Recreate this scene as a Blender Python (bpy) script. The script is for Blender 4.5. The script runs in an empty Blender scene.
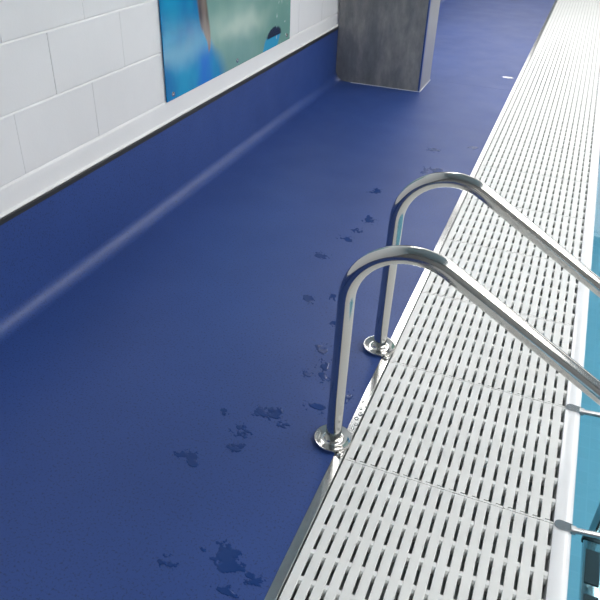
import bpy, bmesh, math, random
from mathutils import Vector, Matrix, noise
random.seed(7)
SC = bpy.context.scene
COL = SC.collection
PI = math.pi

# ------------------------------------------------------------------ helpers
def obj(name, bm, mat=None, parent=None, smooth=True, loc=None):
    me = bpy.data.meshes.new(name)
    bmesh.ops.recalc_face_normals(bm, faces=bm.faces[:])
    bm.to_mesh(me); bm.free()
    if mat: me.materials.append(mat)
    if smooth:
        for p in me.polygons: p.use_smooth = True
        try: me.set_sharp_from_angle(angle=math.radians(40))
        except Exception: pass
    o = bpy.data.objects.new(name, me); COL.objects.link(o)
    if parent: o.parent = parent
    if loc: o.location = loc
    return o
def empty(name, loc=(0,0,0)):
    o = bpy.data.objects.new(name, None); COL.objects.link(o); o.location = loc
    o.empty_display_size = .1
    return o
def tag(o, label=None, cat=None, group=None, kind=None):
    if label: o['label'] = label
    if cat: o['category'] = cat
    if group: o['group'] = group
    if kind: o['kind'] = kind
    return o
def struct(name, bm, mat, smooth=True):
    return tag(obj(name, bm, mat, smooth=smooth), kind='structure')
def box(bm, x0, x1, y0, y1, z0, z1, bev=0, seg=1):
    r = bmesh.ops.create_cube(bm, size=1)
    vs = r['verts']
    for v in vs:
        v.co = Vector(((x0+x1)/2+v.co.x*(x1-x0), (y0+y1)/2+v.co.y*(y1-y0), (z0+z1)/2+v.co.z*(z1-z0)))
    if bev:
        es = list({e for v in vs for e in v.link_edges})
        bmesh.ops.bevel(bm, geom=es, offset=bev, segments=seg, profile=.5, affect='EDGES')
def sweep(bm, pts, r, n=32, cap=True):
    rings = []
    P = [Vector(p) for p in pts]
    up = None
    for i, p in enumerate(P):
        t = (P[min(i+1, len(P)-1)]-P[max(i-1, 0)]).normalized()
        if up is None:
            up = Vector((0,1,0)) if abs(t.y) < .9 else Vector((0,0,1))
        a = (up - t*up.dot(t)).normalized(); b = t.cross(a); up = a
        rr = r[i] if isinstance(r, (list, tuple)) else r
        rings.append([bm.verts.new(p + a*(rr*math.cos(2*PI*k/n)) + b*(rr*math.sin(2*PI*k/n))) for k in range(n)])
    for A, B in zip(rings, rings[1:]):
        for k in range(n): bm.faces.new((A[k], A[(k+1)%n], B[(k+1)%n], B[k]))
    if cap: bm.faces.new(rings[0][::-1]); bm.faces.new(rings[-1])
def lathe(bm, prof, c=(0,0,0), n=48):
    rings = []
    for r, z in prof:
        rings.append([bm.verts.new((c[0]+r*math.cos(2*PI*k/n), c[1]+r*math.sin(2*PI*k/n), c[2]+z)) for k in range(n)])
    for A, B in zip(rings, rings[1:]):
        for k in range(n): bm.faces.new((A[k], A[(k+1)%n], B[(k+1)%n], B[k]))
    bm.faces.new(rings[0][::-1]); bm.faces.new(rings[-1])
def extrude_y(bm, prof, y0, y1, ny=1):
    rows = []
    for j in range(ny+1):
        y = y0+(y1-y0)*j/ny
        rows.append([bm.verts.new((x, y, z)) for x, z in prof])
    n = len(prof)
    for A, B in zip(rows, rows[1:]):
        for k in range(n): bm.faces.new((A[k], A[(k+1)%n], B[(k+1)%n], B[k]))
    bm.faces.new(rows[0][::-1]); bm.faces.new(rows[-1])

# ------------------------------------------------------------------ materials
class NT:
    def __init__(s, name):
        s.m = bpy.data.materials.new(name); s.m.use_nodes = True
        s.n = s.m.node_tree.nodes; s.l = s.m.node_tree.links
        s.b = s.n['Principled BSDF']; s.out = s.n['Material Output']
        s.co = s.n.new('ShaderNodeTexCoord').outputs['Object']
    def link(s, a, b): s.l.new(a, b)
    def noise(s, scale, detail=4, rough=.5, sc=None):
        t = s.n.new('ShaderNodeTexNoise'); t.inputs['Scale'].default_value = scale
        t.inputs['Detail'].default_value = detail; t.inputs['Roughness'].default_value = rough
        if sc:
            mp = s.n.new('ShaderNodeMapping'); mp.inputs['Scale'].default_value = sc
            s.link(s.co, mp.inputs['Vector']); s.link(mp.outputs[0], t.inputs['Vector'])
        else: s.link(s.co, t.inputs['Vector'])
        return t.outputs['Fac']
    def ramp(s, fac, stops):
        r = s.n.new('ShaderNodeValToRGB'); el = r.color_ramp.elements
        while len(el) < len(stops): el.new(.5)
        for e, (p, c) in zip(el, stops):
            e.position = p; e.color = (*c, 1) if len(c) == 3 else c
        s.link(fac, r.inputs['Fac']); return r.outputs['Color']
    def bump(s, h, strength=.2, dist=.002, prev=None):
        b = s.n.new('ShaderNodeBump'); b.inputs['Strength'].default_value = strength
        b.inputs['Distance'].default_value = dist; s.link(h, b.inputs['Height'])
        if prev: s.link(prev, b.inputs['Normal'])
        s.link(b.outputs[0], s.b.inputs['Normal']); return b.outputs[0]
    def val(s, fac, lo, hi, a=0, b=1):
        r = s.n.new('ShaderNodeMapRange'); s.link(fac, r.inputs[0])
        r.inputs[1].default_value = a; r.inputs[2].default_value = b
        r.inputs[3].default_value = lo; r.inputs[4].default_value = hi
        return r.outputs[0]
    def set(s, **k):
        for a, v in k.items():
            s.b.inputs[a.replace('_', ' ')].default_value = (*v, 1) if isinstance(v, tuple) else v
        return s

def M_floor():
    t = NT('blue_vinyl')
    n1 = t.noise(1.3, 5, .55); n2 = t.noise(150, 2, .7)
    c = t.ramp(n1, [(.3, (.0150,.046,.192)), (.7, (.0225,.060,.235))])
    c2 = t.ramp(n2, [(.36, (.40,.45,.5)), (.43, (1,1,1)), (.70, (1,1,1)), (.78, (1.0,1.0,1.0))])
    mx = t.n.new('ShaderNodeMix'); mx.data_type = 'RGBA'; mx.blend_type = 'MULTIPLY'
    mx.inputs['Factor'].default_value = .9
    t.link(c, mx.inputs['A']); t.link(c2, mx.inputs['B']); t.link(mx.outputs['Result'], t.b.inputs['Base Color'])
    t.link(t.val(t.noise(5, 4), .44, .50, .3, .7), t.b.inputs['Roughness'])
    t.bump(t.noise(420, 2), .15, .0006)
    return t.m
def M_paint():
    t = NT('white_masonry_paint').set(Roughness=.55)
    t.link(t.ramp(t.noise(3, 4), [(.3, (.70,.705,.705)), (.7, (.74,.745,.745))]), t.b.inputs['Base Color'])
    b = t.bump(t.noise(120, 3), .30, .001)
    t.bump(t.noise(18, 3), .25, .002, b)
    return t.m
def M_plastic(name, c, r=.3, bs=.05):
    t = NT(name).set(Roughness=r)
    t.link(t.ramp(t.noise(6, 4), [(.3, tuple(x*.96 for x in c)), (.7, c)]), t.b.inputs['Base Color'])
    t.bump(t.noise(60, 3), bs, .001)
    return t.m
def M_steel(name, r=.08, c=(.60,.59,.565)):
    t = NT(name).set(Base_Color=c, Metallic=1.0, Roughness=r)
    t.link(t.val(t.noise(8, 2, sc=(1,1,1)), r*.9, r*1.15, .3, .7), t.b.inputs['Roughness'])
    return t.m
def M_slate():
    t = NT('slate_laminate').set(Roughness=.38)
    n1 = t.noise(2.2, 8, .68, sc=(2.4,2.4,.75)); n2 = t.noise(26, 6, .7, sc=(1,1,.5))
    c = t.ramp(n1, [(.25, (.13,.138,.15)), (.48, (.205,.21,.22)), (.70, (.38,.365,.34))])
    c2 = t.ramp(n2, [(.3, (.6,.6,.62)), (.6, (1,1,1))])
    mx = t.n.new('ShaderNodeMix'); mx.data_type = 'RGBA'; mx.blend_type = 'MULTIPLY'; mx.inputs['Factor'].default_value = .5
    t.link(c, mx.inputs['A']); t.link(c2, mx.inputs['B']); t.link(mx.outputs['Result'], t.b.inputs['Base Color'])
    t.bump(n2, .2, .002)
    return t.m
def M_puddle():
    t = NT('wet_vinyl').set(Base_Color=(.013,.040,.160), Roughness=.03, IOR=1.33)
    t.bump(t.noise(60, 2), .12, .001)
    return t.m
def M_drop():
    t = NT('clear_droplet').set(Base_Color=(.97,.98,.98), Roughness=.02, IOR=1.33)
    t.b.inputs['Transmission Weight'].default_value = 1
    t.bump(t.noise(200, 1), .05, .0005)
    return t.m
def M_water():
    t = NT('pool_water')
    t.n.remove(t.b)
    tr = t.n.new('ShaderNodeBsdfTransparent'); gl = t.n.new('ShaderNodeBsdfGlossy'); mx = t.n.new('ShaderNodeMixShader')
    tr.inputs['Color'].default_value = (.66,.87,.93,1); gl.inputs['Roughness'].default_value = .03
    fr = t.n.new('ShaderNodeFresnel'); fr.inputs['IOR'].default_value = 1.33
    b = t.n.new('ShaderNodeBump'); b.inputs['Strength'].default_value = .12; b.inputs['Distance'].default_value = .02
    t.link(t.noise(3.5, 3, .5), b.inputs['Height'])
    t.link(b.outputs[0], gl.inputs['Normal']); t.link(b.outputs[0], fr.inputs['Normal'])
    t.link(fr.outputs[0], mx.inputs[0]); t.link(tr.outputs[0], mx.inputs[1]); t.link(gl.outputs[0], mx.inputs[2])
    t.link(mx.outputs[0], t.out.inputs['Surface'])
    return t.m
def M_tile():
    t = NT('turquoise_pool_tile').set(Roughness=.3)
    br = t.n.new('ShaderNodeTexBrick'); br.offset = 0
    br.inputs['Color1'].default_value = (.22,.42,.50,1); br.inputs['Color2'].default_value = (.23,.435,.52,1)
    br.inputs['Mortar'].default_value = (.245,.445,.53,1); br.inputs['Scale'].default_value = 1
    br.inputs['Brick Width'].default_value = .2; br.inputs['Row Height'].default_value = .1; br.inputs['Mortar Size'].default_value = .004
    t.link(t.co, br.inputs['Vector']); t.link(br.outputs['Color'], t.b.inputs['Base Color'])
    return t.m
def M_emit(name, c, s):
    t = NT(name); t.n.remove(t.b)
    e = t.n.new('ShaderNodeEmission'); e.inputs['Color'].default_value = (*c, 1); e.inputs['Strength'].default_value = s
    t.link(e.outputs[0], t.out.inputs['Surface']); return t.m
def M_art():
    t = NT('printed_underwater_panel').set(Roughness=.12)
    a = t.n.new('ShaderNodeVertexColor'); a.layer_name = 'print'
    t.link(a.outputs['Color'], t.b.inputs['Base Color'])
    return t.m

m_floor, m_paint, m_slate = M_floor(), M_paint(), M_slate()
m_grate = M_plastic('white_grating_plastic', (.69,.70,.69), .42)
m_lip = M_plastic('white_glazed_edge', (.80,.81,.83), .2)
m_black = M_plastic('black_rubber_seal', (.018,.02,.022), .45)
m_chan = M_plastic('drain_channel_grey', (.42,.47,.47), .5)
m_ceil = M_plastic('ceiling_off_white', (.52,.52,.51), .7)
m_hall = M_plastic('hall_wall_grey', (.30,.31,.32), .6)
m_steel = M_steel('polished_stainless', .12)
m_steel2 = M_steel('satin_stainless', .16, (.62,.63,.63))
m_steel3 = M_steel('dull_stainless', .28, (.40,.41,.42))
m_bluetrim = M_plastic('blue_corner_trim', (.05,.10,.30), .3)
m_greytrim = M_plastic('grey_laminate_edge', (.24,.245,.26), .35)
m_pud, m_drop, m_water, m_tile, m_art = M_puddle(), M_drop(), M_water(), M_tile(), M_art()
m_win = M_emit('bright_window_glazing', (1.0,.97,.94), 2.0)
m_sky = M_emit('added_rooflight_glazing', (1.0,.99,.97), 6.3)
m_win2 = M_emit('daylight_side_glazing', (1.0,.99,.97), .9)
m_lamp = M_emit('unseen_panel_diffuser', (1,.99,.97), 9.0)
m_back = M_plastic('grey_back_wall', (.20,.20,.20), .6)
m_frame = M_plastic('grey_window_frame', (.25,.26,.27), .4)

# ------------------------------------------------------------------ dimensions (metres)
XW = -1.74            # left wall
Y0, Y1 = -2.5, 12.6   # hall ends
XR = 9.0              # right wall
ZC = 4.6              # ceiling
SX0, SX1 = -.397, -.3695   # metal edge strip
GX0, PITCH, SW, NS = -.3650, .0332, .0246, 18
LIP0, LIP1 = .2345, .286

# ------------------------------------------------------------------ floor, cove, wall
RC = .072
bm = bmesh.new(); box(bm, XW+RC, SX0, Y0, Y1, -.20, 0)
box(bm, XW+RC, SX0, 5.596, 5.604, 0, .0003)
struct('floor', bm, m_floor, smooth=False)

prof = [(XW+RC, -.05), (XW+RC, 0)]
for k in range(1, 13):
    a = PI/2*k/12
    prof.append((XW+.012+(RC-.012)-(RC-.012)*math.sin(a), (RC-.012)-(RC-.012)*math.cos(a)))
prof += [(XW+.012, .384), (XW-.05, .384), (XW-.05, -.05)]
bm = bmesh.new(); extrude_y(bm, prof, Y0, Y1)
struct('baseboard_left', bm, m_floor)

bm = bmesh.new(); extrude_y(bm, [(XW-.02,.384),(XW+.0165,.384),(XW+.0165,.401),(XW+.013,.404),(XW-.02,.404)], Y0, Y1)
struct('trim_2', bm, m_black, smooth=False)

# white rendered band between the skirting capping and the blocks
bm = bmesh.new()
ny = 300; rows = []
pf = [(-.03,.404),(.008,.404),(.0125,.4055),(.0135,.409),(.0105,.413),(.0055,.417),(.004,.43),(.003,.47),(.0025,.490),(.001,.4945),(-.003,.497),(-.03,.497)]
for j in range(ny+1):
    y = Y0+(Y1-Y0)*j/ny
    w = noise.noise(Vector((y*5, 3, 0)))*.0018
    rows.append([bm.verts.new((XW+x+(w if 0 < x else 0), y, z+(w*.8 if 0 < x < .01 and z > .48 else 0))) for x, z in pf])
for A, B in zip(rows, rows[1:]):
    for k in range(len(pf)): bm.faces.new((A[k], A[(k+1)%len(pf)], B[(k+1)%len(pf)], B[k]))
bm.faces.new(rows[0][::-1]); bm.faces.new(rows[-1])
struct('trim_1', bm, m_paint)

# painted blockwork
bm = bmesh.new()
box(bm, XW-.15, XW-.0036, Y0, Y1, .0, ZC)
zc, c = .501, 0
while zc < ZC-.02:
    z1 = min(zc+.2255, ZC)
    J = [(-2.61+.44*k) for k in range(40)] if c % 2 == 0 else [(-2.39+.44*k) for k in range(40)]
    J = [v+random.uniform(-.006, .006) for v in J]
    if c == 0: J = [v for v in J if abs(v-2.67) > .05]
    J = [J[0]-.44]+J
    for y, yn in zip(J, J[1:]):
        a, b = max(y, Y0), min(yn, Y1)
        if b-a > .03:
            g = .0028 + random.uniform(-.0006, .0006)
            dx = random.uniform(-.0012, .0008)
            box(bm, XW-.06, XW+dx, a-.0004, b+.0004, zc+g*.8, z1-g*.4, .0038, 3)
    # uneven mortar ledge along the top edge of the course below
    rows = []
    for j in range(601):
        y = Y0+(Y1-Y0)*j/600
        n1 = noise.noise(Vector((y*9, zc*7, 0))); n2 = noise.noise(Vector((y*31, zc*7, 4))); n3 = noise.noise(Vector((y*3, zc*5, 8)))
        t = max(.2, .75+.6*n3+.5*n2)
        rows.append([bm.verts.new(p) for p in ((XW-.004, y, zc+.0016+.0006*n1), (XW-.0012+.0012*t, y, zc-.0012+.0008*n1), (XW+.0006+.0016*t, y, zc-.0040-.0012*t+.0008*n1), (XW-.004, y, zc-.0078))])
    for A, B in zip(rows, rows[1:]):
        for k in range(3): bm.faces.new((A[k], A[k+1], B[k+1], B[k]))
    zc += .2255; c += 1
struct('wall_left', bm, m_paint, smooth=False)

# ------------------------------------------------------------------ rest of the hall (outside the frame, lights and reflections)
bm = bmesh.new()
SKX0, SKX1 = 2.2, 5.4
SKY = [(-1.2, 1.4)]+[(1.7+i*3.2, 4.5+i*3.2) for i in range(3)]
box(bm, XW-.15, SKX0, Y0-.15, Y1+.15, ZC, ZC+.1); box(bm, SKX1, XR+.15, Y0-.15, Y1+.15, ZC, ZC+.1)
e = Y0-.15
for a, b in SKY: box(bm, SKX0, SKX1, e, a, ZC, ZC+.1); e = b
box(bm, SKX0, SKX1, e, Y1+.15, ZC, ZC+.1)
struct('ceiling', bm, m_ceil, smooth=False)
def wall_with_openings(name, axis, pos, lo, hi, ops, z0, z1, mat):
    bm = bmesh.new()
    def bx(a, b, c, d):
        if axis == 'x': box(bm, pos, pos+.15, a, b, c, d)
        else: box(bm, a, b, pos, pos+.15, c, d)
    bx(lo, hi, 0-.2, z0); bx(lo, hi, z1, ZC)
    e = lo
    for a, b in ops: bx(e, a, z0, z1); e = b
    bx(e, hi, z0, z1)
    return struct(name, bm, mat, smooth=False)
ops_far = [(-1.7+i*2.5, -1.7+i*2.5+2.3) for i in range(4)]
wall_with_openings('wall_far', 'y', Y1, XW-.15, XR, ops_far, 1.3, 4.3, m_hall)
ops_r = [(-1.5+i*3.2, -1.5+i*3.2+2.5) for i in range(5)]
wall_with_openings('wall_right', 'x', XR, Y0, Y1, ops_r, .9, 3.3, m_hall)
bm = bmesh.new(); box(bm, XW-.15, XR+.15, Y0-.15, Y0, -.2, ZC); struct('wall_back', bm, m_back, smooth=False)
wn = 1
for ax, ops, z0, z1, mm in (('y', ops_far, 1.3, 4.3, m_win), ('x', ops_r, .9, 3.3, m_win2)):
    for a, b in ops:
        bm = bmesh.new()
        if ax == 'y': box(bm, a+.05, b-.05, Y1+.07, Y1+.08, z0+.05, z1-.05)
        else: box(bm, XR+.07, XR+.08, a+.05, b-.05, z0+.05, z1-.05)
        w = struct('window_%d' % wn, bm, mm, smooth=False)
        bm = bmesh.new()
        for (p, q, r, s) in ((a, b, z0, z0+.05), (a, b, z1-.05, z1), (a, a+.05, z0+.05, z1-.05), (b-.05, b, z0+.05, z1-.05), ((a+b)/2-.03, (a+b)/2+.03, z0+.05, z1-.05)):
            if ax == 'y': box(bm, p, q, Y1+.02, Y1+.07, r, s)
            else: box(bm, XR+.02, XR+.07, p, q, r, s)
        f = obj('window_frame', bm, m_frame, w, smooth=False)
        wn += 1
# unseen roof lights over the pool, added as general fill light
for a, b in SKY:
    bm = bmesh.new(); box(bm, SKX0, SKX1, a, b, ZC+.06, ZC+.08)
    w = struct('window_%d' % wn, bm, m_sky, smooth=False); wn += 1
    bm = bmesh.new()
    for k in range(6):
        x = SKX0+(SKX1-SKX0-.06)*k/5; box(bm, x, x+.06, a, b, ZC, ZC+.06)
    obj('window_frame', bm, m_frame, w, smooth=False)
# unseen hanging light panel, added low to brighten the mid floor
for i, (x, y) in enumerate([(-1.14, 6.4)]):
    r = tag(empty('unseen_light_panel', (x, y, 3.0)), 'unseen long white hanging light panel, %s' % ['far one above the blue floor', 'one above the blue floor near the back wall', 'one above the grating at the far end'][i], 'light', 'unseen added lights of the hall')
    L, W = 1.35, .32
    bm = bmesh.new(); box(bm, -W-.04, W+.04, -L-.04, L+.04, .02, .10); obj('housing', bm, m_frame, r, smooth=False)
    for yy in (-L*.8, L*.8):
        bm = bmesh.new(); sweep(bm, [(0, yy, .101), (0, yy, ZC-3.001)], .008, 12); obj('hanging_rod', bm, m_frame, r)
    bm = bmesh.new(); box(bm, -W, W, -L, L, 0, .018); obj('diffuser', bm, m_lamp, r, smooth=False)

# ------------------------------------------------------------------ slate clad pillar
P = tag(empty('clad_pillar', (-1.39, 5.4, 0)), 'dark mottled slate-grey boxed pillar standing against the white block wall', 'pillar', kind='thing')
px0, px1, py0, py1 = XW+.018-P.location.x, -1.043-P.location.x, 5.217-5.4, 5.59-5.4
H = 2.6
bm = bmesh.new()
pr = [(px1-.014, .0), (px0+.105, .0)]
for k in range(1, 9):
    a = PI/2*k/8
    pr.append((px0+.085*(1-math.sin(a)), .004+.085*(1-math.cos(a))))
pr += [(px0, H), (px1-.014, H)]
A = [bm.verts.new((x, py0, z+.001)) for x, z in pr]; B = [bm.verts.new((x, py0+.02, z+.001)) for x, z in pr]
n = len(pr)
for k in range(n): bm.faces.new((A[k], A[(k+1)%n], B[(k+1)%n], B[k]))
bm.faces.new(A); bm.faces.new(B[::-1])
tag(obj('front_panel', bm, m_slate, P, smooth=False), 'mottled slate-grey front panel')
bm = bmesh.new(); box(bm, px1-.0135, px1, py0-.001, py0+.026, .001, H, .004, 2)
tag(obj('corner_trim', bm, m_bluetrim, P), 'narrow blue corner trim')
bm = bmesh.new(); box(bm, px1-.02, px1+.001, py0+.0265, py1, .001, H, .002, 1)
tag(obj('side_panel', bm, m_greytrim, P), 'light grey side panel')
bm = bmesh.new(); box(bm, px0+.1, px1-.0205, py0+.03, py1-.002, .001, H-.002)
tag(obj('core', bm, m_greytrim, P, smooth=False), None)
bm = bmesh.new()
box(bm, px0+.13, px1+.006, py0-.006, py0-.0012, .0005, .0035)
box(bm, px1+.0022, px1+.007, py0-.006, py1, .0005, .0035)
tag(obj('sealant_bead', bm, m_lip, P, smooth=False), 'thin white sealant bead at the foot')

# ------------------------------------------------------------------ printed panel on the wall
AY0, AY1, AZ0, AZ1 = 2.745, 4.255, .5005, 1.7
def mixc(a, b, t):
    t = max(0, min(1, t)); return tuple(x+(y-x)*t for x, y in zip(a, b))
def ss(a, b, x):
    t = max(0, min(1, (x-a)/(b-a))); return t*t*(3-2*t)
def art(y, z):
    w = noise.fractal(Vector((y*2.2, z*2.2, 1)), 1, 2, 4)*.5
    f = noise.fractal(Vector((y*9, z*3, 5)), 1, 2, 4)
    blue = mixc((.0,.16,.40), (.005,.29,.52), ss(.2, .9, .5+w+.25*f))
    blue = mixc(blue, (.13,.40,.58), .75*ss(.10, 0, abs(z-.70+w*.12))*ss(3.25, 2.9, y))
    blue = mixc(blue, (.005,.16,.56), ss(.13, .0, abs(y-3.12-.05*f))*ss(.72, .6, z))
    green = mixc((.13,.29,.26), (.20,.36,.31), ss(0, 1, .5+w+.2*f))
    green = mixc(green, (.33,.46,.40), .75*ss(.10, 0, abs(z-.73+.08*(y-3.5)+w*.25))*ss(3.1, 3.5, y)*ss(4.1, 3.7, y))
    edge = 3.17+.16*ss(.75, .5, z)+.03*f-.06*ss(.75, .95, z)
    c = mixc(blue, green, ss(edge-.03-.04*ss(.7,.6,z), edge+.02+.06*ss(.7,.6,z), y))
    # brown strands
    wd = .015+.045*ss(.64, .80, z)
    s = ss(wd, wd*.55, abs(y-3.115-.05*ss(.95,.65,z) - .025*f))*ss(.635, .66, z)
    c = mixc(c, mixc((.05,.035,.03), (.24,.18,.14), .45+1.2*f), s*.95)
    # dark shape with blue under it
    c = mixc(c, (.03,.30,.52), ss(.12, .09, abs(y-3.96-.8*(z-.53)) + .02*f)*ss(.575, .56, z))
    d = math.hypot((y-4.0)/.10, (z-.572)/.042)+.25*f
    if z > .562: c = mixc(c, (.006,.02,.06), ss(1.15, .9, d))
    # small pale flecks
    sp = noise.noise(Vector((y*38, z*38, 9)))
    c = mixc(c, (.5,.62,.6), .7*ss(.52, .6, sp)*ss(3.9, 4.05, y))
    return c
bm = bmesh.new(); NY, NZ = 240, 170
g = [[bm.verts.new((XW+.011, AY0+(AY1-AY0)*i/NY, AZ0+(AZ1-AZ0)*j/NZ)) for j in range(NZ+1)] for i in range(NY+1)]
for i in range(NY):
    for j in range(NZ): bm.faces.new((g[i][j], g[i+1][j], g[i+1][j+1], g[i][j+1]))
bk = [bm.verts.new((XW+.0045, y, z)) for y, z in ((AY0,AZ0),(AY1,AZ0),(AY1,AZ1),(AY0,AZ1))]
bm.faces.new(bk[::-1])
for e, (p, q) in (([g[i][0] for i in range(NY+1)], (0,1)), ([g[NY][j] for j in range(NZ+1)], (1,2)), ([g[i][NZ] for i in range(NY, -1, -1)], (2,3)), ([g[0][j] for j in range(NZ, -1, -1)], (3,0))):
    bm.faces.new(e[::-1]+[bk[p], bk[q]])
bmesh.ops.recalc_face_normals(bm, faces=bm.faces[:])
pn = obj('printed_panel', bm, m_art, smooth=False)
at = pn.data.color_attributes.new('print', 'FLOAT_COLOR', 'POINT')
for i, v in enumerate(pn.data.vertices): at.data[i].color = (*art(v.co.y, v.co.z), 1)
tag(pn, 'glossy printed panel of blue and pale green water fixed to the white wall', 'wall panel')
for (y, z) in ((2.80,.525),(3.49,.53),(4.20,.53),(2.80,1.1),(4.20,1.1),(2.80,1.66),(3.49,1.66),(4.20,1.66)):
    bm = bmesh.new(); sweep(bm, [(XW+.0105,y,z),(XW+.0135,y,z),(XW+.015,y,z)], [.012,.011,.006], 20)
    obj('fixing_screw', bm, m_steel2, pn)

# ------------------------------------------------------------------ edge strip, channel, lip
bm = bmesh.new(); extrude_y(bm, [(SX0,-.19),(SX0,.0008),(SX0+.001,.0022),(SX1-.0012,.0022),(SX1,.001),(SX1,-.05),(SX1-.003,-.05),(SX1-.003,-.19)], Y0, Y1)
struct('trim_3', bm, m_steel2, smooth=False)
bm = bmesh.new(); extrude_y(bm, [(SX1-.0028,-.20),(SX1-.0028,-.055),(SX1+.010,-.055),(SX1+.010,-.17),(LIP0-.012,-.17),(LIP0-.012,-.055),(LIP0,-.055),(LIP0,-.20)], Y0, Y1)
struct('drainage_channel', bm, m_chan, smooth=False)
prof = [(LIP0+.0005, -.21), (LIP0+.0005, -.002), (LIP0+.003, .0)]
prof += [(LIP1-.020, .0)]
for k in range(1, 8):
    a = PI/2*k/7; prof.append((LIP1-.020+.020*math.sin(a), -.020+.020*math.cos(a)))
prof += [(LIP1, -.21)]
bm = bmesh.new(); extrude_y(bm, prof, Y0, Y1)
struct('trim_4', bm, m_lip)

# ------------------------------------------------------------------ gratings
ML, RIB = .505, .0160
def slat_bm():
    bm = bmesh.new()
    for k in range(NS):
        x0 = GX0+PITCH*k; x1 = x0+SW; e = .0105
        def bar(a, b, y0, y1, bev=.0013):
            # T shaped bar: flat head, narrower foot
            pr = [(a, -.001), (a+bev*.3, -.0003), (a+bev, 0), (b-bev, 0), (b-bev*.3, -.0003), (b, -.001), (b, -.006), (b-.006, -.010), (b-.007, -.03), (a+.007, -.03), (a+.006, -.010), (a, -.006)]
            extrude_y(bm, pr, y0, y1)
        bar(x0, x1, e, ML-.0012)
        bar(x0, x0+SW*.5, .0006, e)      # near end with a slit on the right side
        extrude_y(bm, [(x0+SW*.5, 0), (x1-.001, 0), (x1, -.001), (x1, -.006), (x0+SW*.5, -.006)], .0006, e-.0032)
    return bm
def rib_bm(y0, y1):
    bm = bmesh.new()
    x0, x1 = GX0+.004, LIP0-.0006
    pr = [(y0-.008 if y0 > .01 else y0, -.014), (y0-.004 if y0 > .01 else y0, -.006), (y0, -.0018), (y0+.002, -.0002), (y1-.001, -.0002), (y1, -.0012), (y1, -.024), (y0-.008 if y0 > .01 else y0, -.024)]
    A = [bm.verts.new((x0, y, z-.0002)) for y, z in pr]; B = [bm.verts.new((x1, y, z-.0002)) for y, z in pr]
    n = len(pr)
    for k in range(n): bm.faces.new((A[k], A[(k+1)%n], B[(k+1)%n], B[k]))
    bm.faces.new(A); bm.faces.new(B)
    return bm
root = empty('overflow_grating', (0, 0, 0))
parts = [obj('slats', slat_bm(), m_grate, root, smooth=False)]
q = (ML/6)
for k in range(7):
    a = max(k*q-RIB/2, .0008); b = min(k*q+RIB/2, ML-.0014)
    if b-a > .004: parts.append(obj('cross_rib', rib_bm(a, b), m_grate, root, smooth=False))
JY = 1.398
names = {-1: 'white slotted overflow grating nearest the viewer, cut by the bottom edge of the photo',
         0: 'white slotted grating panel starting beside the near handrail flange',
         1: 'white slotted grating panel starting beside the far handrail flange, under the near rail',
         2: 'third white slotted grating panel up from the near handrail flange, crossed by both rails',
         3: 'white slotted grating panel just beyond the bend of the far handrail'}
first = True
for k in range(-4, 26):
    y = JY+ML*k
    if y+ML > Y1: break
    if first: r = root; first = False
    else:
        r = root.copy(); COL.objects.link(r)
        for p in parts:
            c = p.copy(); COL.objects.link(c); c.parent = r
    r.location = (0, y, 0)
    if k in names: lb = names[k]
    elif k < -1: lb = 'white slotted overflow grating behind the viewer, out of the photo'
    elif k < 18:
        ords = 'first second third fourth fifth sixth seventh eighth ninth tenth eleventh twelfth thirteenth fourteenth'.split()
        lb = 'white slotted overflow grating, %s panel up the row past the bend of the far handrail' % ords[k-4]
    else: lb = 'white slotted overflow grating beyond the top edge of the photo'
    tag(r, lb, 'grating', 'white overflow gratings along the pool edge')

# ------------------------------------------------------------------ pool
bm = bmesh.new()
PX0, PX1, PY0, PY1, PZ = LIP1, 7.0, Y0, 11.8, -1.35
box(bm, PX0-.05, PX1, PY0, PY1, PZ-.1, PZ)
box(bm, PX0-.05, PX0-.0005, PY0, PY1, PZ, -.211)
struct('pool_basin', bm, m_tile, smooth=False)
bm = bmesh.new(); box(bm, PX0-.0005, PX0+.004, PY0, PY1, -.211, -.06)
bm.free()
bm = bmesh.new(); box(bm, PX1, XR, Y0, Y1, PZ-.1, 0); box(bm, PX0-.05, PX1, PY1, Y1, PZ-.1, 0)
struct('pool_surround', bm, m_floor, smooth=False)
bm = bmesh.new()
v = [bm.verts.new(p) for p in ((PX0-.0002,PY0,-.022),(PX1,PY0,-.022),(PX1,PY1,-.022),(PX0-.0002,PY1,-.022))]; bm.faces.new(v)
tag(obj('pool_water', bm, m_water, smooth=False), 'calm turquoise pool water beside the white overflow edge', 'water', kind='stuff')

# ------------------------------------------------------------------ ladder
LX, NY_, FY_ = -.421, 1.456, 1.965
RT = .0233
lad = tag(empty('pool_ladder', (LX, (NY_+FY_)/2, 0)), 'polished stainless steel pool ladder with two curved handrails over the grating', 'pool ladder')
oy = lad.location.y
def rail_path():
    r = .1680; cx, cz = LX+.007+r, .5215; pts = []
    for z in (0.006,.03,.1,.2,.3,.4,.48): pts.append((LX+.007*z/.5215, z))
    th = math.radians(58.9)
    n = 26
    for k in range(n+1):
        a = PI+(th-PI)*k/n
        pts.append((cx+r*math.cos(a), cz+r*math.sin(a)))
    x0, z0 = pts[-1]; sl = math.tan(math.radians(-31.1))
    # straight slope, then bend down to vertical at XV
    XV, rb = .474, .13
    # centre of lower bend
    cbx = XV-rb
    # slope line offset inwards by rb: tangent point
    tx = cbx+rb*math.cos(th); tz = z0+sl*(tx-x0); cbz = tz-rb*math.sin(th)
    for k in range(1, 9): pts.append((x0+(tx-x0)*k/9, z0+(tz-z0)*k/9))
    for k in range(15):
        a = th*(1-k/14); pts.append((cbx+rb*math.cos(a), cbz+rb*math.sin(a)))
    for z in (0, -.3, -.6, -.665): pts.append((XV, z))
    return pts, XV
RP, XV = rail_path()
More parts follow.
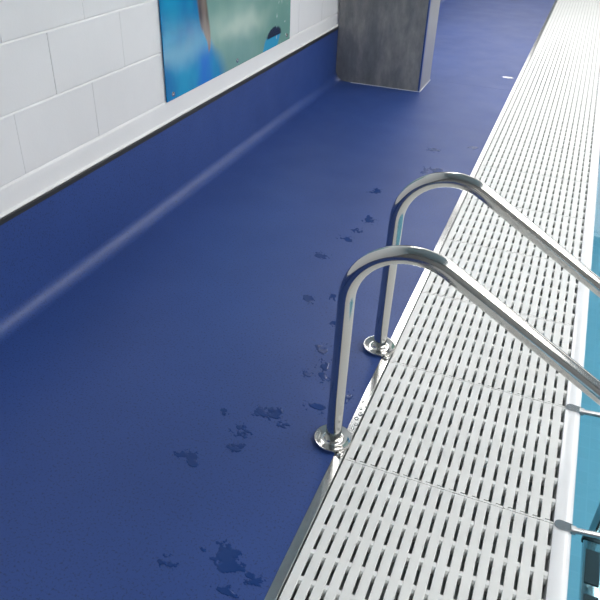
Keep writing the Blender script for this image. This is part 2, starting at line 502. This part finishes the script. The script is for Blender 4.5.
for yy, nm in ((NY_, 'near curved stainless handrail'), (FY_, 'far curved stainless handrail')):
    bm = bmesh.new(); sweep(bm, [(x-LX, yy-oy, z) for x, z in RP], RT, 40)
    h = tag(obj('handrail', bm, m_steel, lad), nm)
    fb = bmesh.new()
    lathe(fb, [(.0240,.0028),(.0570,.0028),(.0580,.004),(.0583,.009),(.0580,.0135),(.0566,.0152),(.0548,.0152),(.0525,.0138),(.0350,.0092),(.0300,.0095),(.0275,.0112),(.0258,.0145),(.0242,.018)], (0, yy-oy, 0))
    f = obj('base_flange', fb, m_steel, lad)
    cb = bmesh.new(); sweep(cb, [(-.006,yy-oy-.0225,.045),(-.0062,yy-oy-.0243,.045)], .0022, 12)
    s1 = tag(obj('set_screw', cb, m_black, f), 'tiny dark set screw')
    cb = bmesh.new(); lathe(cb, [(.011,.0024),(.011,.006),(.009,.0095),(.005,.011),(.001,.0115)], (.040, yy-oy-.052, 0), 20)
    obj('anchor_bolt', cb, m_steel, f)
    # bracket onto the pool edge
    by = yy-.056; ly = by-oy
    pb = bmesh.new()
    out = []
    x0, x1, w = .236-LX, .283-LX, .0165
    for k in range(13):
        a = PI/2+PI*k/12
        out.append((x0+.018+.018*math.cos(a), ly+w*math.sin(a)))
    out += [(x1, ly-w*.8), (x1, ly+w*.8)]
    A = [pb.verts.new((x, y, .0008)) for x, y in out]; B = [pb.verts.new((x, y, .0036)) for x, y in out]
    n = len(out)
    for k in range(n): pb.faces.new((A[k], A[(k+1)%n], B[(k+1)%n], B[k]))
    pb.faces.new(A); pb.faces.new(B)
    br = bmesh.new(); sweep(br, [(.282-LX, ly, -.004), (XV-LX-.02, ly+.03, -.012), (XV-LX, yy-oy-.012, -.014)], .0085, 20)
    bo = tag(obj('edge_bracket', br, m_steel3, lad), 'thin stainless bracket reaching the pool edge')
    obj('bracket_plate', pb, m_steel2, bo, smooth=False)
    kb = bmesh.new(); sweep(kb, [(.2785-LX, ly, -.004), (.292-LX, ly+.002, -.005)], .0125, 20)
    obj('collar', kb, m_steel3, bo)
for z in (-.30, -.60):
    xa, xb = XV-.036-LX, XV+.036-LX; ya, yb = NY_+RT-oy+.001, FY_-oy-.016
    bm = bmesh.new(); box(bm, xa, xb, ya, yb, z-.022, z, .003, 2)
    st = obj('step', bm, m_steel2, lad)
    for a, b in ((ya+.012, ya+.03), (yb-.018, yb)):
        bm = bmesh.new(); box(bm, xa-.004, xb+.004, a, b, z-.025, z+.004, .004, 2)
        tag(obj('end_cap', bm, m_black, st), 'black step end cap')
    for a, b in ((ya+.06, ya+.21), (yb-.212, yb-.063)):
        bm = bmesh.new(); box(bm, xa+.009, xb-.014, a, b, z+.0003, z+.005, .001, 1)
        tag(obj('tread_pad', bm, m_black, st), 'dark non-slip tread pad')

# ------------------------------------------------------------------ water splashes on the floor
def splash(w, h, seed, thr=.40):
    bm = bmesh.new(); N = 56; W, Hh = w*.95, h*.95
    vs = {}; R = random.Random(seed)
    bl = [(R.uniform(-.28,.28), R.uniform(-.26,.26), R.uniform(.07,.17)) for _ in range(8)]
    def F(u, v):
        f = 0
        for a, b, r in bl: f += math.exp(-((u-a)**2+(v-b)**2)/(r*r))*.6
        f += .75*noise.fractal(Vector((u*5.5+v*2+seed*7, v*5.5, seed*3.1)), .8, 2, 4)
        return f - 2.2*max(0, math.hypot(u, v)-.42)
    def V(i, j):
        if (i, j) not in vs:
            u, v = i/N-.5, j/N-.5
            z = .0002+max(0, min(.0007, (F(u, v)-thr)*.002))
            vs[(i, j)] = bm.verts.new((u*W*1.5, v*Hh*1.5, z))
        return vs[(i, j)]
    for i in range(N):
        for j in range(N):
            u, v = (i+.5)/N-.5, (j+.5)/N-.5
            if F(u, v) > thr: bm.faces.new((V(i,j), V(i+1,j), V(i+1,j+1), V(i,j+1)))
    if not bm.faces:
        bm.faces.new((V(20,20), V(26,20), V(26,26), V(20,26)))
    return bm
SPL = [
 (-.662,4.032,.090,.065,'small dark water splash on the blue floor, farthest from the viewer of the floor splashes'),
 (-.615,3.706,.115,.110,'ragged water splash on the blue floor just above the far handrail arch'),
 (-.457,4.190,.055,.055,'small water splash on the blue floor closest to the distant grating edge'),
 (-.829,3.298,.065,.070,'compact dark water splash left of the far handrail arch, farther of two'),
 (-.748,2.955,.070,.090,'dark forked water splash left of the far handrail arch, nearer of two'),
 (-.774,2.820,.055,.055,'pale thin splash just below the dark forked one left of the far rail'),
 (-.800,2.720,.080,.055,'stringy water splash left of the near handrail top, upper part of a chain'),
 (-.856,2.521,.080,.055,'faint water splash farthest left in the chain leading from the far rail'),
 (-.766,2.159,.060,.060,'speckled droplets splash left of the near handrail, level with its bend'),
 (-.685,2.215,.035,.070,'small splash partly behind the bend of the near handrail'),
 (-.618,2.043,.040,.045,'small dark splash touching the left side of the near handrail post'),
 (-.610,1.877,.055,.060,'drops on the floor left of the near post, topmost of the lower cluster'),
 (-.577,1.797,.050,.065,'curved splash on the floor left of the middle of the near post'),
 (-.612,1.723,.045,.040,'small splash left of the near post, left half of a close pair'),
 (-.550,1.725,.050,.045,'small splash left of the near post, right half of a close pair'),
 (-.516,1.573,.070,.045,'dark oval splash just above and left of the near base flange'),
 (-.439,1.655,.036,.075,'splash on the floor right of the near post, above its base flange'),
 (-.654,1.492,.080,.070,'large ring-like splash left of the near base flange'),
 (-.590,1.460,.045,.030,'few drops between the ring-like splash and the near base flange'),
 (-.697,1.378,.060,.055,'splash below and left of the ring-like one, upper of two joined'),
 (-.674,1.315,.058,.042,'splash below and left of the ring-like one, lower of two joined'),
 (-.793,1.216,.075,.048,'star-shaped faint splash farthest left on the open blue floor'),
 (-.780,1.437,.028,.028,'tiny lone splash left of the ring-like splash'),
 (-.540,.955,.100,.080,'broad faint wet patch near the bottom edge of the photo'),
 (-.440,.925,.050,.035,'faint wet streak beside the bottom part of the metal edge strip'),
 (-.665,.892,.045,.035,'small faint wet mark left of the broad patch at the bottom'),
 (-.490,.875,.060,.040,'faint wet patch cut by the bottom edge of the photo'),
]
for i, (x, y, w, h, lb) in enumerate(SPL):
    o = obj('water_splash', splash(w, h, i+3), m_pud, loc=(x, y, .0003))
    tag(o, lb, 'water splash', 'water splashes on the blue floor')
o = obj('pale_mark', splash(.075, .05, 50, .3), m_lip, loc=(-.473, 5.98, .0003))  # small flat blob in the white edge material, paler than the floor
tag(o, 'tiny pale mark on the blue floor near the far end of the metal strip', 'scuff mark')
# clear droplets standing on the metal strip
R = random.Random(4)
DR = [(-.383,1.575,.007),(-.378,1.60,.008),(-.384,1.625,.006),(-.376,1.548,.006),(-.388,1.66,.005),(-.381,1.53,.0045),(-.372,1.64,.004)]
for x, y, r in DR:
    bm = bmesh.new(); bmesh.ops.create_uvsphere(bm, u_segments=16, v_segments=10, radius=r)
    for v in bm.verts:
        v.co.z = max(v.co.z, -.0)*.38; v.co.y *= 1.2
    o = obj('water_droplet', bm, m_drop, loc=(x, y, .0024))
    tag(o, 'clear water droplet standing on the metal strip beside the near post', 'water droplet', 'droplets on the metal strip')

# ------------------------------------------------------------------ world, sun-free soft daylight
w = bpy.data.worlds.new('overcast'); SC.world = w; w.use_nodes = True
w.node_tree.nodes['Background'].inputs[0].default_value = (.75,.85,1,1)
w.node_tree.nodes['Background'].inputs[1].default_value = .6
# daylight entering through the glazing
def area(name, loc, rot, sx, sy, e, c=(.95,.98,1)):
    l = bpy.data.lights.new(name, 'AREA'); l.shape = 'RECTANGLE'; l.size = sx; l.size_y = sy; l.energy = e; l.color = c
    o = bpy.data.objects.new(name, l); COL.objects.link(o); o.location = loc; o.rotation_euler = rot
    return o

# ------------------------------------------------------------------ camera
from mathutils import Matrix
f = 681.0
Yc = Vector((321, 435, -f)).normalized()
Zc = Vector((38, 1038, f)); Zc = (Zc-Yc*Zc.dot(Yc)).normalized()
Xc = Yc.cross(Zc)
Rm = Matrix((Xc, Yc, Zc))
cd = bpy.data.cameras.new('camera'); cam = bpy.data.objects.new('camera', cd); COL.objects.link(cam)
cd.sensor_width = 36; cd.lens = f/600*36; cd.clip_start = .01
cam.matrix_world = Matrix.Translation((0, 0, 1.5)) @ Rm.to_4x4()
SC.camera = cam
SC.view_settings.view_transform = 'Standard'; SC.view_settings.look = 'None'
SC.view_settings.exposure = .50; SC.view_settings.gamma = 1
SC.view_settings.use_curve_mapping = False
SC.cycles.use_denoising = True
SC.cycles.max_bounces = 8
